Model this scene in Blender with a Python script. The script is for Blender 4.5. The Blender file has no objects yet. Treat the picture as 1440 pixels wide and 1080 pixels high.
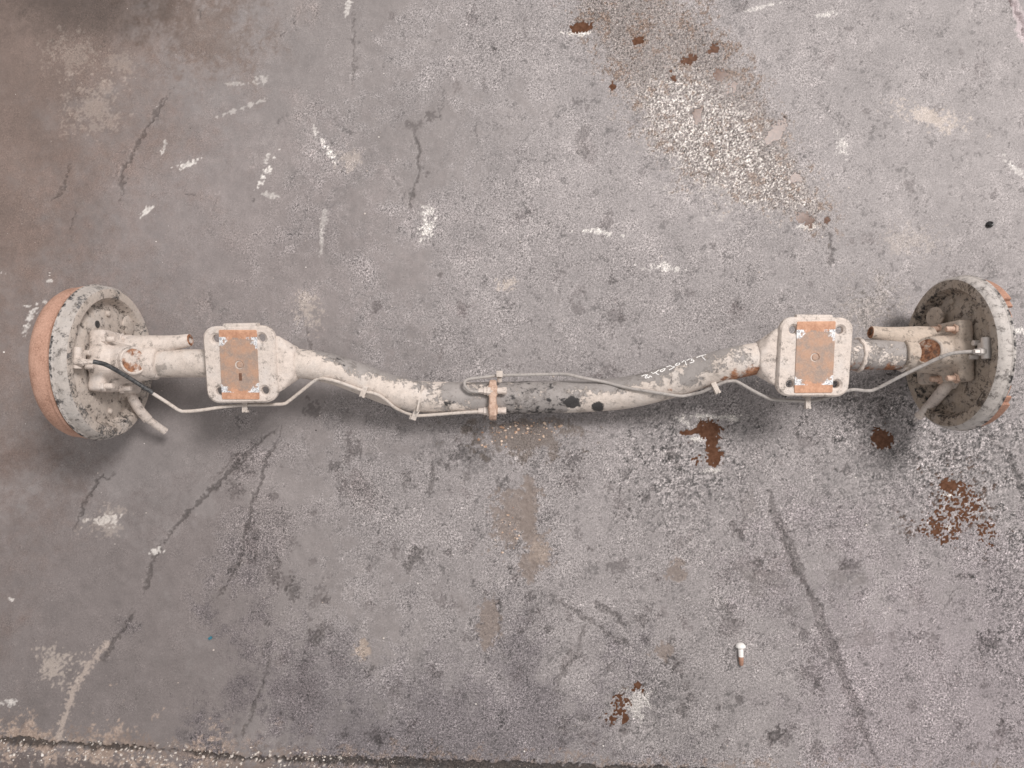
import bpy, bmesh, math, random
import numpy as np
from mathutils import Vector, Matrix
from mathutils.bvhtree import BVHTree
from mathutils.geometry import tessellate_polygon

random.seed(7)
scn = bpy.context.scene
COL = scn.collection

# ------------------------------------------------------------------ camera
FPX = 960.0                      # focal length in photo pixels (1440 wide)
TILT = math.radians(2.5)
CAM = Vector((0, 0, 1.3))
cd = bpy.data.cameras.new('camera')
cd.sensor_width = 36; cd.lens = 36 * FPX / 1440
cd.clip_start = 0.02; cd.clip_end = 100
cam = bpy.data.objects.new('camera', cd); COL.objects.link(cam)
cam.location = CAM; cam.rotation_euler = (TILT, 0, 0)
scn.camera = cam

# ------------------------------------------------------------------ light
w = bpy.data.worlds.new('World'); scn.world = w; w.use_nodes = True
bg = w.node_tree.nodes['Background']
bg.inputs[0].default_value = (1.0, 0.965, 0.95, 1); bg.inputs[1].default_value = 0.56
ld = bpy.data.lights.new('workshop_light', 'AREA'); ld.shape = 'RECTANGLE'
ld.size = 1.25; ld.size_y = 1.1; ld.energy = 215; ld.color = (1.0, 0.955, 0.93)
lamp = bpy.data.objects.new('workshop_light', ld); COL.objects.link(lamp)
lamp.location = (1.89, 1.99, 4.16)
lamp.rotation_euler = (Vector((0.1, 0.05, 0)) - lamp.location).to_track_quat('-Z', 'Y').to_euler()
scn.view_settings.view_transform = 'Standard'
scn.view_settings.look = 'None'
scn.view_settings.gamma = 1.0
scn.view_settings.exposure = 0.14

# ------------------------------------------------------------------ pixel <-> place
_ct, _st = math.cos(TILT), math.sin(TILT)
def ray(u, v):
    a = (u - 720) / FPX; b = (540 - v) / FPX
    return Vector((a, b * _ct + _st, b * _st - _ct))
def at_z(u, v, z):               # point on the photo ray at height z
    d = ray(u, v); return CAM + d * ((z - CAM.z) / d.z)
def at_x(u, v, x):               # point on the photo ray in the plane x = const
    d = ray(u, v); return CAM + d * (x / d.x)
def to_px(p):
    q = Vector(p) - CAM
    X = q.x; Y = q.y * _ct + q.z * _st; D = q.y * _st - q.z * _ct
    return 720 + FPX * X / D, 540 - FPX * Y / D

# ------------------------------------------------------------------ node helpers
class NT:
    def __init__(s, name):
        s.m = bpy.data.materials.new(name); s.m.use_nodes = True
        s.t = s.m.node_tree; s.n = s.t.nodes; s.n.clear()
        s.out = s.n.new('ShaderNodeOutputMaterial')
        s.b = s.n.new('ShaderNodeBsdfPrincipled')
        s.t.links.new(s.b.outputs[0], s.out.inputs[0])
        s.tc = s.n.new('ShaderNodeTexCoord').outputs['Object']
    def put(s, sock, val):
        if isinstance(val, bpy.types.NodeSocket): s.t.links.new(val, sock)
        elif isinstance(val, (tuple, list)):
            sock.default_value = tuple(val) + ((1,) if len(val) == 3 and len(sock.default_value) == 4 else ())
        else: sock.default_value = val
    def noise(s, scale, detail=4, rough=0.6, off=0.0, dist=0.0):
        n = s.n.new('ShaderNodeTexNoise')
        n.noise_dimensions = '4D'; n.inputs['W'].default_value = off
        s.put(n.inputs['Vector'], s.tc)
        n.inputs['Scale'].default_value = scale; n.inputs['Detail'].default_value = detail
        n.inputs['Roughness'].default_value = rough; n.inputs['Distortion'].default_value = dist
        return n.outputs[0]
    def math(s, op, a, b=0.0, c=None):
        n = s.n.new('ShaderNodeMath'); n.operation = op
        s.put(n.inputs[0], a); s.put(n.inputs[1], b)
        if c is not None: s.put(n.inputs[2], c)
        return n.outputs[0]
    def step(s, v, lo, hi, a=0.0, b=1.0):
        n = s.n.new('ShaderNodeMapRange'); n.interpolation_type = 'SMOOTHSTEP'
        s.put(n.inputs[0], v)
        for i, q in enumerate((lo, hi, a, b)): s.put(n.inputs[i + 1], q)
        return n.outputs[0]
    def mix(s, f, a, b, mode='MIX'):
        n = s.n.new('ShaderNodeMix'); n.data_type = 'RGBA'; n.blend_type = mode
        s.put(n.inputs[0], f); s.put(n.inputs[6], a); s.put(n.inputs[7], b)
        return n.outputs[2]
    def attr(s, name, color=False):
        n = s.n.new('ShaderNodeAttribute'); n.attribute_name = name
        return n.outputs['Color'] if color else n.outputs['Fac']
    def bump(s, h, strength=0.4, dist=0.002):
        n = s.n.new('ShaderNodeBump'); s.put(n.inputs['Strength'], strength)
        n.inputs['Distance'].default_value = dist; s.put(n.inputs['Height'], h)
        s.put(s.b.inputs['Normal'], n.outputs[0]); return n.outputs[0]
    def set(s, **k):
        for a, v in k.items(): s.put(s.b.inputs[a.replace('_', ' ')], v)
        return s.m

def worn(name, paint, under, wear=0.0, rust=0.0, scale=30, rough=0.62, dirt=0.35, dark=(0.045, 0.042, 0.042)):
    """chipped, dusty paint over grey steel with rust; per-point attributes wear / rust / patch_and_shade shift the balance"""
    s = NT(name)
    big = s.noise(scale, 7, 0.68, 1.3, 0.4)
    med = s.noise(scale * 4, 6, 0.65, 4.1)
    fine = s.noise(scale * 22, 4, 0.7, 8.8)
    v = s.math('ADD', s.math('MULTIPLY_ADD', med, 0.45, big), s.math('ADD', s.attr('wear'), wear - 0.225))
    v = s.math('ADD', v, s.math('MULTIPLY_ADD', s.noise(scale * 11, 5, 0.75, 40.0), 0.55, -0.275))
    bare = s.step(v, 0.64, 0.72)
    r = s.math('ADD', s.math('MULTIPLY_ADD', s.noise(scale * 3, 6, 0.7, 12.5), 0.5, s.noise(scale * 0.8, 5, 0.6, 20.0)),
               s.math('ADD', s.attr('rust'), rust - 0.25))
    rm = s.step(r, 0.62, 0.74)
    pc = s.mix(s.step(med, 0.35, 0.7), paint, tuple(c * 0.82 for c in paint))
    pc = s.mix(s.step(s.noise(scale*.7, 6, .7, 52.0), 0.45, 0.68, 0, 0.7), pc, tuple(.5*c + .5*g for c, g in zip(paint, (paint[1]*1.02, paint[1]*1.0, paint[1]*.99))))
    pc = s.mix(s.step(fine, 0.50, 0.75, 0, 0.65), pc, tuple(min(1, c * 1.35 + .03) for c in paint))
    pc = s.mix(s.step(fine, 0.44, 0.26, 0, 0.8), pc, tuple(c * 0.38 for c in paint))
    uc = s.mix(s.step(big, 0.3, 0.65), tuple(c * 0.72 for c in under), under)
    uc = s.mix(s.step(fine, 0.45, 0.72, 0, 0.5), uc, tuple(min(1, c * 1.5) for c in under))
    rc = s.mix(s.step(med, 0.35, 0.62), (0.13, 0.045, 0.02), (0.40, 0.19, 0.10))
    c = s.mix(bare, pc, uc)
    c = s.mix(rm, c, rc)
    dm = s.step(s.math('MULTIPLY_ADD', fine, 0.35, s.noise(scale * 2.2, 7, 0.75, 31.0)), 0.705, 0.79, 0, dirt)
    c = s.mix(dm, c, (0.07, 0.058, 0.05))
    sm = s.step(s.math('MULTIPLY_ADD', med, 1.6, s.math('MULTIPLY_ADD', s.attr('patch_and_shade'), 1.0, -0.5)), 0.55, 0.78)  # dark patches, plus crease shade painted into the colour
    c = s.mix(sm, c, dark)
    h = s.math('MULTIPLY_ADD', bare, -0.5, s.math('MULTIPLY_ADD', fine, 0.5, med))
    s.bump(h, 0.8, 0.0022)
    return s.set(Base_Color=c, Roughness=s.step(fine, 0.3, 0.7, rough - .1, rough + .2), Metallic=s.math('MULTIPLY', bare, 0.25))

def rusty(name, a, b, scale=60, rough=0.85):
    s = NT(name)
    n1 = s.noise(scale, 7, 0.65, 2.2); n2 = s.noise(scale * 10, 4, 0.7, 5.0)
    c = s.mix(s.step(n1, 0.36, 0.64), a, b)
    c = s.mix(s.step(n2, 0.3, 0.75, 0.0, 0.75), c, tuple(min(1, q * 1.45 + .02) for q in b))
    c = s.mix(s.step(n2, 0.42, 0.25, 0.0, 0.8), c, tuple(q * 0.4 for q in a))
    s.bump(s.math('ADD', n1, n2), 0.5, 0.0012)
    return s.set(Base_Color=c, Roughness=rough)

BEIGE = (0.665, 0.58, 0.52)
GREY = (0.31, 0.295, 0.29)
M = {}
M['beam'] = worn('beam_paint', (0.63, 0.55, 0.49), (0.345, 0.317, 0.303), 0.0, -0.10, 26, dirt=.5)
M['beige'] = worn('dusty_beige_paint', BEIGE, GREY, -0.12, -0.09, 30, dirt=.6)
M['plate_l'] = worn('chipped_beige_plate', (0.58, 0.505, 0.445), (0.17, 0.163, 0.16), -0.04, -0.06, 34, dirt=0.9)
M['rim_l'] = worn('chipped_grey_rim', (0.48, 0.435, 0.40), (0.17, 0.163, 0.163), 0.06, -0.10, 30, dirt=0.7)
M['rim_r'] = worn('scraped_grey_rim', (0.50, 0.46, 0.43), (0.25, 0.225, 0.21), 0.04, -0.06, 30, dirt=0.7)
M['plate_r'] = worn('muddy_shaded_plate', (0.42, 0.345, 0.28), (0.13, 0.10, 0.078), 0.09, -0.05, 40, dirt=0.95)  # mud brown, deepened in the colour for the side turned from the light
M['cast_r'] = worn('muddy_cast_steel', (0.52, 0.43, 0.355), (0.30, 0.245, 0.21), 0.0, -0.03, 40, dirt=0.7)
M['pipe'] = worn('painted_brake_pipe', (0.63, 0.555, 0.495), (0.30, 0.28, 0.27), -0.08, -0.14, 60)
M['pipe_grey'] = worn('grey_brake_pipe', (0.42, 0.385, 0.36), (0.26, 0.245, 0.24), 0.0, -0.14, 60)
M['drum'] = rusty('drum_rust', (0.27, 0.145, 0.098), (0.42, 0.25, 0.185), 45)
M['shoe'] = rusty('shoe_rust', (0.20, 0.105, 0.07), (0.36, 0.20, 0.14), 60)
M['block'] = rusty('block_rust', (0.22, 0.11, 0.066), (0.52, 0.38, 0.30), 130)
M['hole'] = rusty('bore_rust', (0.07, 0.035, 0.02), (0.16, 0.075, 0.045), 80)
s = NT('bright_steel'); n = s.noise(300, 4); s.bump(n, 0.3, 0.0005)
M['steel'] = s.set(Base_Color=s.mix(n, (0.45, 0.42, 0.40), (0.75, 0.70, 0.66)), Roughness=0.45, Metallic=0.4)
s = NT('black_rubber'); n = s.noise(260, 4)
M['rubber'] = s.set(Base_Color=s.mix(s.step(n, .4, .7), (0.025, 0.025, 0.027), (0.10, 0.10, 0.10)), Roughness=0.45)
s = NT('chalk_paint'); n = s.noise(500, 3)
M['chalk'] = s.set(Base_Color=s.mix(n, (0.88, 0.86, 0.84), (0.95, 0.94, 0.92)), Roughness=0.8)

# wear pad: machined steel face, orange at both ends, scraped bright corners
s = NT('worn_spring_pad')
sx = s.n.new('ShaderNodeSeparateXYZ'); s.put(sx.inputs[0], s.tc)
ax = s.math('ABSOLUTE', sx.outputs[0]); ay = s.math('ABSOLUTE', sx.outputs[1])
n1 = s.noise(55, 6, 0.65, 3.0); n2 = s.noise(420, 4, 0.7, 6.0)
c = s.mix(s.step(n1, 0.38, 0.62), (0.29, 0.225, 0.19), (0.42, 0.255, 0.175))
c = s.mix(s.step(n2, 0.4, 0.75, 0, 0.6), c, (0.52, 0.36, 0.27))
endv = s.math('MULTIPLY_ADD', n1, 0.03, ay)
c = s.mix(s.step(endv, 0.0555, 0.0585), c, s.mix(s.step(s.math('MULTIPLY_ADD', n2, .5, n1), .55, .95), (0.38, 0.19, 0.115), (0.60, 0.34, 0.22)))
cor = s.math('ADD', s.math('MULTIPLY_ADD', ax, 1.1, ay), s.math('MULTIPLY_ADD', s.noise(160, 5, .7, 44.0), 0.05, s.math('MULTIPLY', n1, 0.02)))
cm = s.math('MULTIPLY', s.step(cor, 0.096, 0.1005), s.step(ay, 0.0465, 0.0455))
c2 = s.mix(s.step(n2, 0.42, 0.58), (0.36, 0.36, 0.38), (0.88, 0.88, 0.88))
c = s.mix(cm, c, c2)
s.bump(s.math('ADD', n1, n2), 0.35, 0.001)
M['pad'] = s.set(Base_Color=c, Roughness=0.6, Metallic=s.math('MULTIPLY', cm, 0.3))

# ------------------------------------------------------------------ mesh helpers (each returns verts, faces)
def join(*gs):
    V, F = [], []
    for v, f in gs:
        k = len(V); V += [tuple(p) for p in v]; F += [[i + k for i in q] for q in f]
    return V, F
def frame(d):
    d = Vector(d).normalized()
    up = Vector((0, 0, 1)) if abs(d.z) < 0.9 else Vector((0, 1, 0))
    a = d.cross(up).normalized(); return a, a.cross(d).normalized()
def sweep(pts, rad, n=12, cap=True):
    pts = [Vector(p) for p in pts]
    if not hasattr(rad, '__len__'): rad = [rad] * len(pts)
    V, F = [], []; a = None
    for i, p in enumerate(pts):
        d = (pts[min(i + 1, len(pts) - 1)] - pts[max(i - 1, 0)]).normalized()
        if a is None: a, b = frame(d)
        else:
            a = (a - d * a.dot(d)).normalized(); b = a.cross(d).normalized()
        for k in range(n):
            t = 2 * math.pi * k / n
            V.append(p + (a * math.cos(t) + b * math.sin(t)) * rad[i])
    for i in range(len(pts) - 1):
        for k in range(n):
            F.append([i * n + k, i * n + (k + 1) % n, (i + 1) * n + (k + 1) % n, (i + 1) * n + k])
    if cap:
        F.append(list(range(n))); F.append([(len(pts) - 1) * n + k for k in range(n)][::-1])
    return V, F
def lathe(p0, d, prof, n=24, c0=True, c1=True):     # prof: (distance along d, radius)
    a, b = frame(d); d = Vector(d).normalized(); p0 = Vector(p0); V, F = [], []
    for t, r in prof:
        for k in range(n):
            q = 2 * math.pi * k / n
            V.append(p0 + d * t + (a * math.cos(q) + b * math.sin(q)) * max(r, 1e-5))
    for i in range(len(prof) - 1):
        for k in range(n):
            F.append([i * n + k, i * n + (k + 1) % n, (i + 1) * n + (k + 1) % n, (i + 1) * n + k])
    if c0: F.append(list(range(n)))
    if c1: F.append([(len(prof) - 1) * n + k for k in range(n)][::-1])
    return V, F
def cyl(p0, p1, r, n=16, ch=0.12, r1=None):
    p0, p1 = Vector(p0), Vector(p1); L = (p1 - p0).length; r1 = r if r1 is None else r1; c = min(ch * r, L * .3)
    return lathe(p0, p1 - p0, [(0, r - c), (c, r), (L - c, r1), (L, r1 - c)], n)
def box(c, s, rot=None, bev=0.0):
    bm = bmesh.new(); bmesh.ops.create_cube(bm, size=1)
    bmesh.ops.scale(bm, vec=Vector(s), verts=bm.verts)
    if bev: bmesh.ops.bevel(bm, geom=list(bm.edges), offset=bev, segments=2, affect='EDGES', profile=0.6)
    R = (rot or Matrix.Identity(3)).to_4x4(); bmesh.ops.transform(bm, matrix=Matrix.Translation(Vector(c)) @ R, verts=bm.verts)
    bm.verts.index_update()
    r = [v.co.copy() for v in bm.verts], [[v.index for v in f.verts] for f in bm.faces]; bm.free(); return r
def prism(outline, holes, z0, z1, ch=0.0015):   # flat plate with through holes and a small top chamfer
    loops = [outline] + holes; V, F = [], []
    idx = []
    for li, lp in enumerate(loops):
        n = len(lp); cx = sum(p[0] for p in lp) / n; cy = sum(p[1] for p in lp) / n
        sgn = -1 if li == 0 else 1
        base = len(V)
        for zz, c in ((z0, 0), (z1 - ch, 0), (z1, ch)):
            for p in lp:
                d = math.hypot(p[0] - cx, p[1] - cy); k = (d + sgn * c) / d
                V.append((cx + (p[0] - cx) * k, cy + (p[1] - cy) * k, zz))
        for l in range(2):
            for k in range(n):
                F.append([base + l * n + k, base + l * n + (k + 1) % n, base + (l + 1) * n + (k + 1) % n, base + (l + 1) * n + k])
        idx.append((base, n))
    for layer in (0, 2):
        polys = [[Vector(V[b + layer * n + k]) for k in range(n)] for b, n in idx]
        flat = [b + layer * n + k for b, n in idx for k in range(n)]
        for t in tessellate_polygon(polys): F.append([flat[i] for i in t])
    return V, F
def rrect(w_, h_, r, n=7):
    P = []
    for cx, cy, a0 in ((w_/2-r, h_/2-r, 0), (-w_/2+r, h_/2-r, 90), (-w_/2+r, -h_/2+r, 180), (w_/2-r, -h_/2+r, 270)):
        for k in range(n):
            t = math.radians(a0 + 90 * k / (n - 1)); P.append((cx + r * math.cos(t), cy + r * math.sin(t)))
    return P
def circ(cx, cy, r, n=20): return [(cx + r * math.cos(2*math.pi*k/n), cy + r * math.sin(2*math.pi*k/n)) for k in range(n)]
def smooth_path(P, step=0.004):
    P = [Vector(p) for p in P]; out = []
    for i in range(len(P) - 1):
        p0, p1, p2, p3 = P[max(i-1, 0)], P[i], P[i+1], P[min(i+2, len(P)-1)]
        n = max(2, int((p2 - p1).length / step))
        for k in range(n):
            t = k / n
            out.append(0.5 * ((2*p1) + (p2-p0)*t + (2*p0-5*p1+4*p2-p3)*t*t + (3*p1-p0-3*p2+p3)*t**3))
    out.append(P[-1]); return out

W = {}
def obj(name, geo, mat, parent=None, mw=None, smooth=True, angle=40, remesh=None, smooth_it=6):
    V, F = geo; me = bpy.data.meshes.new(name)
    me.from_pydata([tuple(p) for p in V], [], F)
    bm = bmesh.new(); bm.from_mesh(me); bmesh.ops.recalc_face_normals(bm, faces=bm.faces)
    if smooth and not remesh:
        for e in bm.edges:
            e.smooth = not (len(e.link_faces) == 2 and e.calc_face_angle(0) > math.radians(angle))
    for f in bm.faces: f.smooth = smooth
    bm.to_mesh(me); bm.free()
    me.materials.append(M[mat] if isinstance(mat, str) else mat)
    o = bpy.data.objects.new(name, me); COL.objects.link(o)
    mw = mw or Matrix.Identity(4)
    if parent is not None:
        o.parent = parent; o.matrix_parent_inverse = W[parent.name].inverted()
    o.matrix_basis = mw; W[o.name] = mw.copy()
    if remesh:
        m = o.modifiers.new('r', 'REMESH'); m.mode = 'VOXEL'; m.voxel_size = remesh; m.use_smooth_shade = True
        m2 = o.modifiers.new('s', 'SMOOTH'); m2.iterations = smooth_it; m2.factor = 0.5
        t = bpy.data.textures.new(name, 'CLOUDS'); t.noise_scale = 0.012
        m3 = o.modifiers.new('d', 'DISPLACE'); m3.texture = t; m3.strength = 0.0032 if name in ('saddle', 'junction_block') else 0.0018; m3.texture_coords = 'LOCAL'
    return o
def tag(o, label, cat, group=None):
    o['label'] = label; o['category'] = cat
    if group: o['group'] = group
    return o
def fattr(o, name, vals):
    a = o.data.attributes.new(name, 'FLOAT', 'POINT'); a.data.foreach_set('value', np.asarray(vals, dtype=np.float32))
def sstep(x, a, b):
    t = np.clip((x - a) / (b - a), 0, 1); return t * t * (3 - 2 * t)

# ================================================================== FLOOR
STEP = 0.0021
X0, X1, Y0, Y1 = -1.22, 1.22, -0.86, 0.98
xs = np.arange(X0, X1, STEP); ys = np.arange(Y0, Y1, STEP)
nx, ny = len(xs), len(ys)
GX, GY = np.meshgrid(xs, ys)
DD = GY * _st + CAM.z * _ct
U = 720 + FPX * GX / DD
Vv = 540 - FPX * (GY * _ct - CAM.z * _st) / DD
rng = np.random.default_rng(11)
fx = np.fft.fftfreq(nx, STEP)[None, :]; fy = np.fft.fftfreq(ny, STEP)[:, None]
fr = np.sqrt(fx * fx + fy * fy)
def band(wl, width=0.6):          # unit-variance noise around a wavelength in metres
    f0 = 1 / wl
    filt = np.exp(-(np.log((fr + 1e-6) / f0) ** 2) / (2 * width ** 2))
    z = np.real(np.fft.ifft2(np.fft.fft2(rng.standard_normal((ny, nx))) * filt)); return z / z.std()
def fractal(w0, w1, slope=1.1):
    filt = np.where((fr > 1 / w0) & (fr < 1 / w1), 1 / (fr + 1e-6) ** slope, 0)
    z = np.real(np.fft.ifft2(np.fft.fft2(rng.standard_normal((ny, nx))) * filt)); return z / z.std()
nA = fractal(0.9, 0.02); nB = fractal(0.25, 0.006); nC = fractal(0.06, 0.005, 0.8); nD = band(0.012); nE = band(0.006, .4)
nF = fractal(0.12, 0.006); nG = fractal(0.5, 0.01, 1.3); nH = fractal(0.03, 0.005, 0.6)
Uw = U + 1.8 * nF + 0.6 * nH; Vw = Vv + 1.8 * np.roll(nF, 311, 1) + 0.6 * np.roll(nH, 201, 0); nM = (nF + .8 * nH) / 1.28

def win(u0, v0, u1, v1, mg):
    a = at_z(u0 - mg, v1 + mg, 0); b = at_z(u1 + mg, v0 - mg, 0)
    return (slice(max(0, int((a.y - Y0) / STEP)), max(1, int((b.y - Y0) / STEP) + 2)), slice(max(0, int((a.x - X0) / STEP)), max(1, int((b.x - X0) / STEP) + 2)))
def poly_d(pts, uu=None, vv=None, jit=0):
    uu = Uw if uu is None else uu; vv = Vw if vv is None else vv
    BEST = np.full(U.shape, 1e6); PAR = np.zeros(U.shape)
    w_ = win(min(p[0] for p in pts), min(p[1] for p in pts), max(p[0] for p in pts), max(p[1] for p in pts), 90)
    uu, vv = uu[w_], vv[w_]; best = BEST[w_]; par = PAR[w_]
    n = len(pts) - 1
    for i in range(n):
        (a, b), (c, d) = pts[i], pts[i + 1]
        ex, ey = c - a, d - b
        t = np.clip(((uu - a) * ex + (vv - b) * ey) / (ex * ex + ey * ey), 0, 1)
        q = np.hypot(uu - a - t * ex, vv - b - t * ey)
        m = q < best; best[m] = q[m]; par[m] = ((i + t) / n)[m]
    return BEST, PAR
def ell(u, v, ru, rv, rot=0, soft=0.35, rough=0.35, nz=None):
    nz = nF if nz is None else nz
    c, s_ = math.cos(math.radians(rot)), math.sin(math.radians(rot))
    rm = max(ru, rv) * (1 + soft + rough * 1.6)
    w_ = win(u - rm, v - rm, u + rm, v + rm, 4); out = np.zeros(U.shape)
    du, dv = U[w_] - u, Vv[w_] - v
    e = np.hypot((du * c + dv * s_) / ru, (-du * s_ + dv * c) / rv)
    out[w_] = sstep(1 - e + rough * nz[w_] * 0.5, -soft / 2, soft / 2); return out
def inpoly(pts, soft=14, rough=10):
    d, _ = poly_d(list(pts) + [pts[0]], U, Vv)
    ins = np.zeros(U.shape, bool); n = len(pts)
    for i in range(n):
        (a, b), (c, e) = pts[i], pts[(i + 1) % n]
        if b == e: continue
        cond = ((b > Vv) != (e > Vv)) & (U < (c - a) * (Vv - b) / (e - b) + a); ins ^= cond
    sd = np.where(ins, d, -d)
    return sstep(sd + rough * nF + rough * 0.6 * nH, -soft, soft)

BASE = np.array([0.250, 0.228, 0.223])
col = np.ones((ny, nx, 3)) * BASE
hgt = np.zeros((ny, nx)); wet = np.zeros((ny, nx)); grain = np.full((ny, nx), 0.55)
def bbox(m):
    r = np.flatnonzero((m != 0).any(1)); c = np.flatnonzero((m != 0).any(0))
    return None if len(r) == 0 else (slice(r[0], r[-1] + 1), slice(c[0], c[-1] + 1))
def paint(mask, c, k=1.0):
    w_ = bbox(mask)
    if w_ is None: return
    mk = np.clip(mask[w_] * k, 0, 1)[..., None]; col[w_] = col[w_] * (1 - mk) + np.array(c) * mk
def shade(mask, f):
    w_ = bbox(mask)
    if w_ is None: return
    f = np.array(f if hasattr(f, '__len__') else (f, f, f)); col[w_] *= 1 + mask[w_][..., None] * (f - 1)

# broad tone: smooth sealed slab on the left, open worn concrete on the right and below
openc = sstep(U + 90 * nG + 0.25 * (Vv - 540), 330, 620)
grain = 0.22 + 0.5 * openc
grain += 0.25 * sstep(Vv + 60 * nG, 640, 900) * sstep(U, 300, 520)
right = sstep(U + 60 * nG, 1080, 1250) * sstep(540 - Vv, -60, 120); grain -= 0.30 * right
grain *= np.clip(1 + 0.22 * nG + .22 * nB, .45, 1.8)
col *= (1 + 0.05 * nA + 0.028 * nB * (0.4 + openc))[..., None]
shade(openc, (1.05, 1.05, 1.06)); shade(1 - openc, (.90, .885, .88))
brown = sstep(330 - U - 0.45 * Vv + 45 * nG + 12 * nF, -170, 270)
shade(brown, (0.84, 0.70, 0.62))
shade(ell(125, -10, 120, 60, 0, 1.4, .2), 0.52)
shade(ell(285, 40, 70, 50, 20, 1.2, .7), (0.80, 0.75, 0.71))
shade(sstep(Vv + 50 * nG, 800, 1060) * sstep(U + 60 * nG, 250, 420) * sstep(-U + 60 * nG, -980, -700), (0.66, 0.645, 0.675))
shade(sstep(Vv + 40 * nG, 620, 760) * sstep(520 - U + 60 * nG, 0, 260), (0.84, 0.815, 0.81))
shade(sstep(U + 40 * nG, 1000, 1250) * sstep(Vv + 40 * nG, 640, 900), (1.03, 1.0, 1.035))
shade(ell(330, 330, 240, 150, 10, 1.2, .5), (1.07, 1.05, 1.05))
# blotchy pale scale and dark scuffs on the open concrete
pale = sstep(nB + 0.5 * nC, 0.75, 1.9) * openc; shade(pale, 1.14)
dk = sstep(nC + 0.6 * nB, 1.25, 2.1) * openc * (0.4 + 0.6 * sstep(Vv, 300, 650)); shade(dk, 0.80); hgt -= 0.0006 * dk
dk2 = sstep(-nF + 0.7 * nH, 1.5, 2.2) * openc; shade(dk2, 0.66); hgt -= 0.0007 * dk2
shade(np.clip(nE, -2.5, 2.5) * grain * 0.10, 2.0)
shade(np.clip(nD, -2.5, 2.5) * grain * 0.06, 2.0)
hgt += 0.00020 * nB + 0.00014 * nC * (0.3 + openc) + 0.00007 * nE * grain

# grooves, scratches and cracks: (points, half width px, depth m, darkening)
CR = [
 ([(390,600),(360,627),(320,665),(275,710),(228,762)], 3.2, .0022, .62),
 ([(375,605),(335,640),(290,680)], 1.6, .0008, .85),
 ([(228,762),(208,812),(200,835)], 3.0, .0016, .72),
 ([(395,600),(372,660),(350,722),(336,790),(300,850)], 2.8, .0018, .66),
 ([(380,925),(362,980),(338,1045)], 2.4, .0016, .68),
 ([(190,858),(165,895),(140,935)], 4.0, .0014, .74),
 ([(163,668),(135,676),(128,695),(113,712),(104,752)], 2.6, .0016, .62),
 ([(1080,690),(1092,725),(1118,790),(1150,862),(1180,938),(1208,1010),(1240,1090)], 6.5, .0024, .80),
 ([(1094,728),(1112,780),(1146,856)], 1.8, .0012, .68),
 ([(1110,738),(1150,742),(1200,738)], 1.6, .0008, .8),
 ([(497,0),(494,60),(500,95),(495,130)], 1.6, .0008, .78),
 ([(582,185),(590,212),(586,250),(577,275),(578,300)], 2.0, .0014, .62),
 ([(240,125),(214,168),(196,200),(172,240),(168,282)], 2.4, .0014, .68),
 ([(98,230),(88,262),(70,282)], 2.0, .0012, .74),
 ([(1163,325),(1170,350),(1168,378)], 2.4, .0016, .6),
 ([(762,838),(800,856),(826,872),(862,898),(892,908)], 3.2, .0016, .74),
 ([(826,872),(806,925),(772,990)], 3.0, .0012, .82),
 ([(834,845),(858,862),(884,882)], 5.0, .0022, .72),
 ([(702,838),(701,905)], 1.6, .0020, .55),
 ([(768,362),(800,392)], 1.4, .0008, .68),
 ([(716,205),(740,228)], 1.0, .0005, .75),
 ([(1310,920),(1330,960),(1345,968)], 1.6, .0009, .75),
 ([(1395,622),(1420,640),(1428,662),(1440,700)], 3.5, .0016, .55),
 ([(1375,600),(1400,618)], 3, .0012, .6),
 ([(650,648),(665,640),(690,632)], 3.0, .0016, .58),
 ([(575,660),(568,690)], 4.5, .0014, .72),([(610,650),(604,700)], 4.5, .0014, .7),
 ([(600,770),(578,790),(570,808)], 7.5, .0016, .66),
 ([(660,640),(656,680)], 4, .001, .8),
 ([(740,52),(735,35)], 2, .0008, .7),([(690,55),(697,75)], 2.4, .0012, .6),([(680,110),(684,130)], 2.4, .001, .68),
 ([(700,60),(770,52)], 1.0, .0005, .8),
 ([(826,180),(815,200),(822,225)], 7, .001, .86),
 ([(940,640),(965,665)], 3, .0012, .7),
 ([(800,910),(790,950)], 4, .001, .84),
 ([(874,1040),(880,1000)], 6, .001, .8),
 ([(1245,600),(1240,560)], 7, .0008, .75),
 ([(630,470),(615,520)], 1.4, .0006, .8),([(430,460),(440,500)], 2.0, .0008, .7),
]
for pts, hw, dep, f in CR:
    d, t = poly_d(pts)
    taper = np.clip(np.minimum(t, 1 - t) * 7, 0.25, 1) * (0.75 + 0.25 * np.clip(nB, -1.5, 1.5))
    f = f * .86; dep = dep * 1.3; mk = sstep(hw * taper * 1.15 - d, -1.3, 1.3)
    hgt -= dep * mk; shade(mk, (f, f * .985, f * .98))
    lip = sstep(hw * taper * 2.2 - d, -1.5, 1.5) * (1 - mk) * sstep(nH, -0.2, 1.0); hgt += 0.0006 * lip; shade(lip, 1.2)
# scattered spalls
for k in range(420):
    u = rng.uniform(330, 1440); v = rng.uniform(0, 1080) if rng.random() < .5 else rng.uniform(600, 1080)
    if u < 520 and v < 560: continue
    q_ = rng.random(); m_ = ell(u, v, 2 + 8*q_*q_, 2 + 13*q_*q_*rng.uniform(.5, 1.2), rng.uniform(0, 180), .3, 1.1, nM)
    hgt -= rng.uniform(.0004, .0012) * m_; f = rng.uniform(.55, .85); shade(m_, (f, f*.98, f*.98))

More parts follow.
